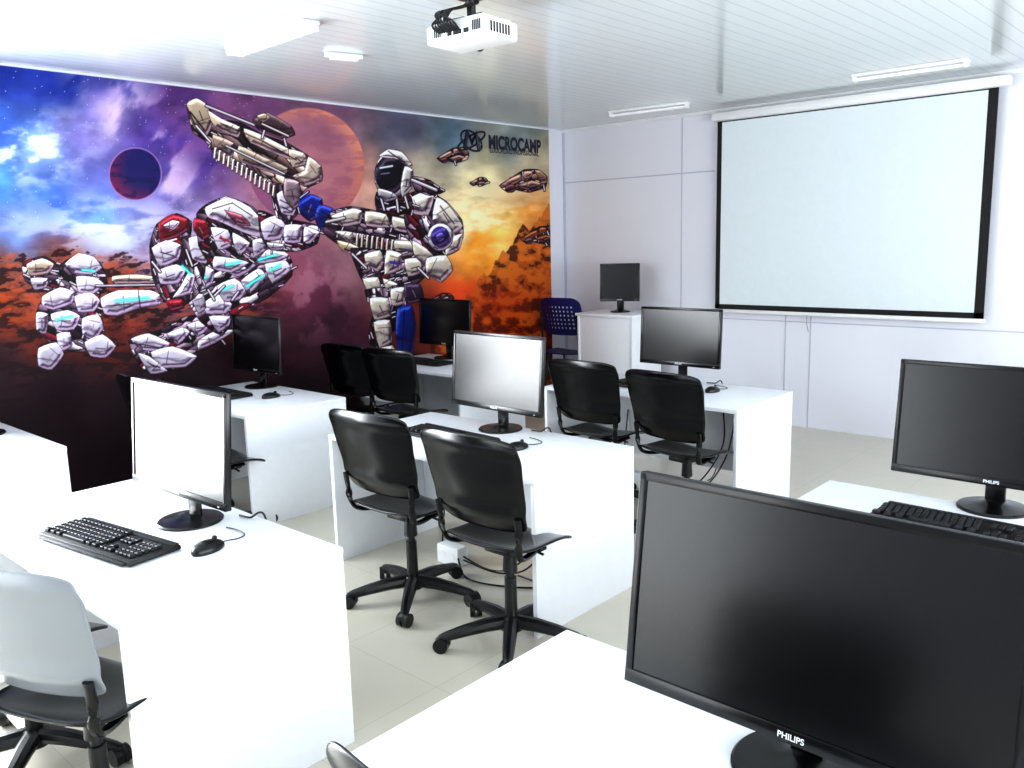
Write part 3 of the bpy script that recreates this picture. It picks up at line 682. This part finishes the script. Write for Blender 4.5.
# ------------------------------------------------------------------ ceiling fixtures
def lamp(name,loc,L,rz,wd=.07,tubes=1):
    e=empty(name,loc,rz)
    g=G();g.box((0,0,-.012),(L,wd,.024),.005)
    for s in(-1,1): g.box((s*(L/2-.02),0,-.035),(.035,wd*.9,.04),.008)
    mesh_obj('batten_body',g.done('bt',M['white']),e)
    g=G()
    for k in range(tubes): g.cyl((0,(k-(tubes-1)/2)*.07,-.042),.013,.013,L-.07,axis='X',seg=20)
    mesh_obj('fluorescent_tube',g.done('tb',M['tube']),e)
lamp('fluorescent_light',(1.72,-4.75,H),.82,-2,.12,2)
lamp('fluorescent_light',(1.58,-.73,H),.80,6,.07)
lamp('fluorescent_light',(3.86,-.80,H),.80,2,.07)
e=empty('emergency_light',(1.58,-4.14,H),75)
g=G();g.box((0,0,-.015),(.24,.05,.03),.008);g.box((0,0,-.035),(.18,.035,.015),.006);mesh_obj('casing',g.done('cs',M['white']),e)
e=empty('ceiling_projector',(3.0,-4.45,2.79),4)
g=G();g.box((0,0,0),(.37,.26,.09),.016);g.box((0,0,.048),(.32,.22,.02),.008);mesh_obj('body',g.done('pb',M['white']),e)
g=G();g.cyl((-.09,.14,.0),.04,.035,.05,axis='Y',seg=32);mesh_obj('lens',g.done('pl',M['lens']),e)
g=G()
for i in range(9): g.box((.16-.011*i if i<5 else -.09-.012*(i-5),-.131,.005),(.005,.004,.045))
for x,w_ in ((.02,.05),(.075,.03),(-.03,.025)): g.box((x,-.131,-.01),(w_,.004,.02))
for i in range(7): g.box((.186,-.08+i*.022,.0),(.004,.009,.045))
mesh_obj('ports_and_vents',g.done('pv',M['border'],False),e)
g=G();g.cyl((0,0,.115),.022,.022,.13,seg=20);g.cyl((0,0,.174),.07,.07,.012,seg=28);g.box((0,0,.065),(.14,.10,.012),.003)
for sx in(-1,1):
    for sy in(-1,1): g.tube([(sx*.03,sy*.02,.08),(sx*.12,sy*.07,.065),(sx*.13,sy*.08,.05)],.008,8)
mesh_obj('ceiling_bracket',g.done('br',M['black']),e)
g=G()
for k in range(9):
    a=k*1.1;g.tube(smooth_path([(.015*k-.09,-.13,.0),(.015*k-.10,-.17,.035),(.05*math.cos(a)-.08,-.11,.10),(.08*math.cos(a+1)-.05,-.03,.13),(.05*math.cos(a+2)-.03,.03,.15),(.02,.0,.175)],6),.006,6)
mesh_obj('cables',g.done('pcb',M['cable']),e)

# ------------------------------------------------------------------ lights
def area(name,loc,rot,sx,sy,p,col):
    l=bpy.data.lights.new(name,'AREA');l.shape='RECTANGLE';l.size=sx;l.size_y=sy;l.energy=p;l.color=col
    o=bpy.data.objects.new(name,l);COL.objects.link(o);o.location=loc;o.rotation_euler=rot;return o
area('daylight_left',(-.14,(W0+W1)/2,WT/2),(0,D2R(-90),0),WT-.1,W1-W0-.1,400,(.93,.97,1))
area('fill_right',(RX+.12,-5,1.65),(0,D2R(90),0),1.45,7.9,270,(.95,.97,1))  # general fill through the added right-hand window
area('daylight_front',((F0+F1)/2,RY-.13,FT/2),(D2R(90),0,0),F1-F0-.1,FT-.1,90,(.95,.98,1))
w=bpy.data.worlds.new('w');sc.world=w;w.use_nodes=True;w.node_tree.nodes['Background'].inputs[0].default_value=(.85,.92,1,1);w.node_tree.nodes['Background'].inputs[1].default_value=1.0
sc.view_settings.view_transform='Standard';sc.view_settings.look='None';sc.view_settings.exposure=.33;sc.view_settings.gamma=.86
# ------------------------------------------------------------------ camera
cd=bpy.data.cameras.new('camera');cd.sensor_width=36;cd.lens=846.1/1024*36;cd.clip_start=.02
co=bpy.data.objects.new('camera',cd);COL.objects.link(co)
co.location=(CAMP['cx'],CAMP['cy'],CAMP['cz'])
co.rotation_euler=(Matrix.Rotation(_y,3,'Z')@Matrix.Rotation(D2R(90)-_p,3,'X')@Matrix.Rotation(-_r,3,'Z')).to_euler()
sc.camera=co
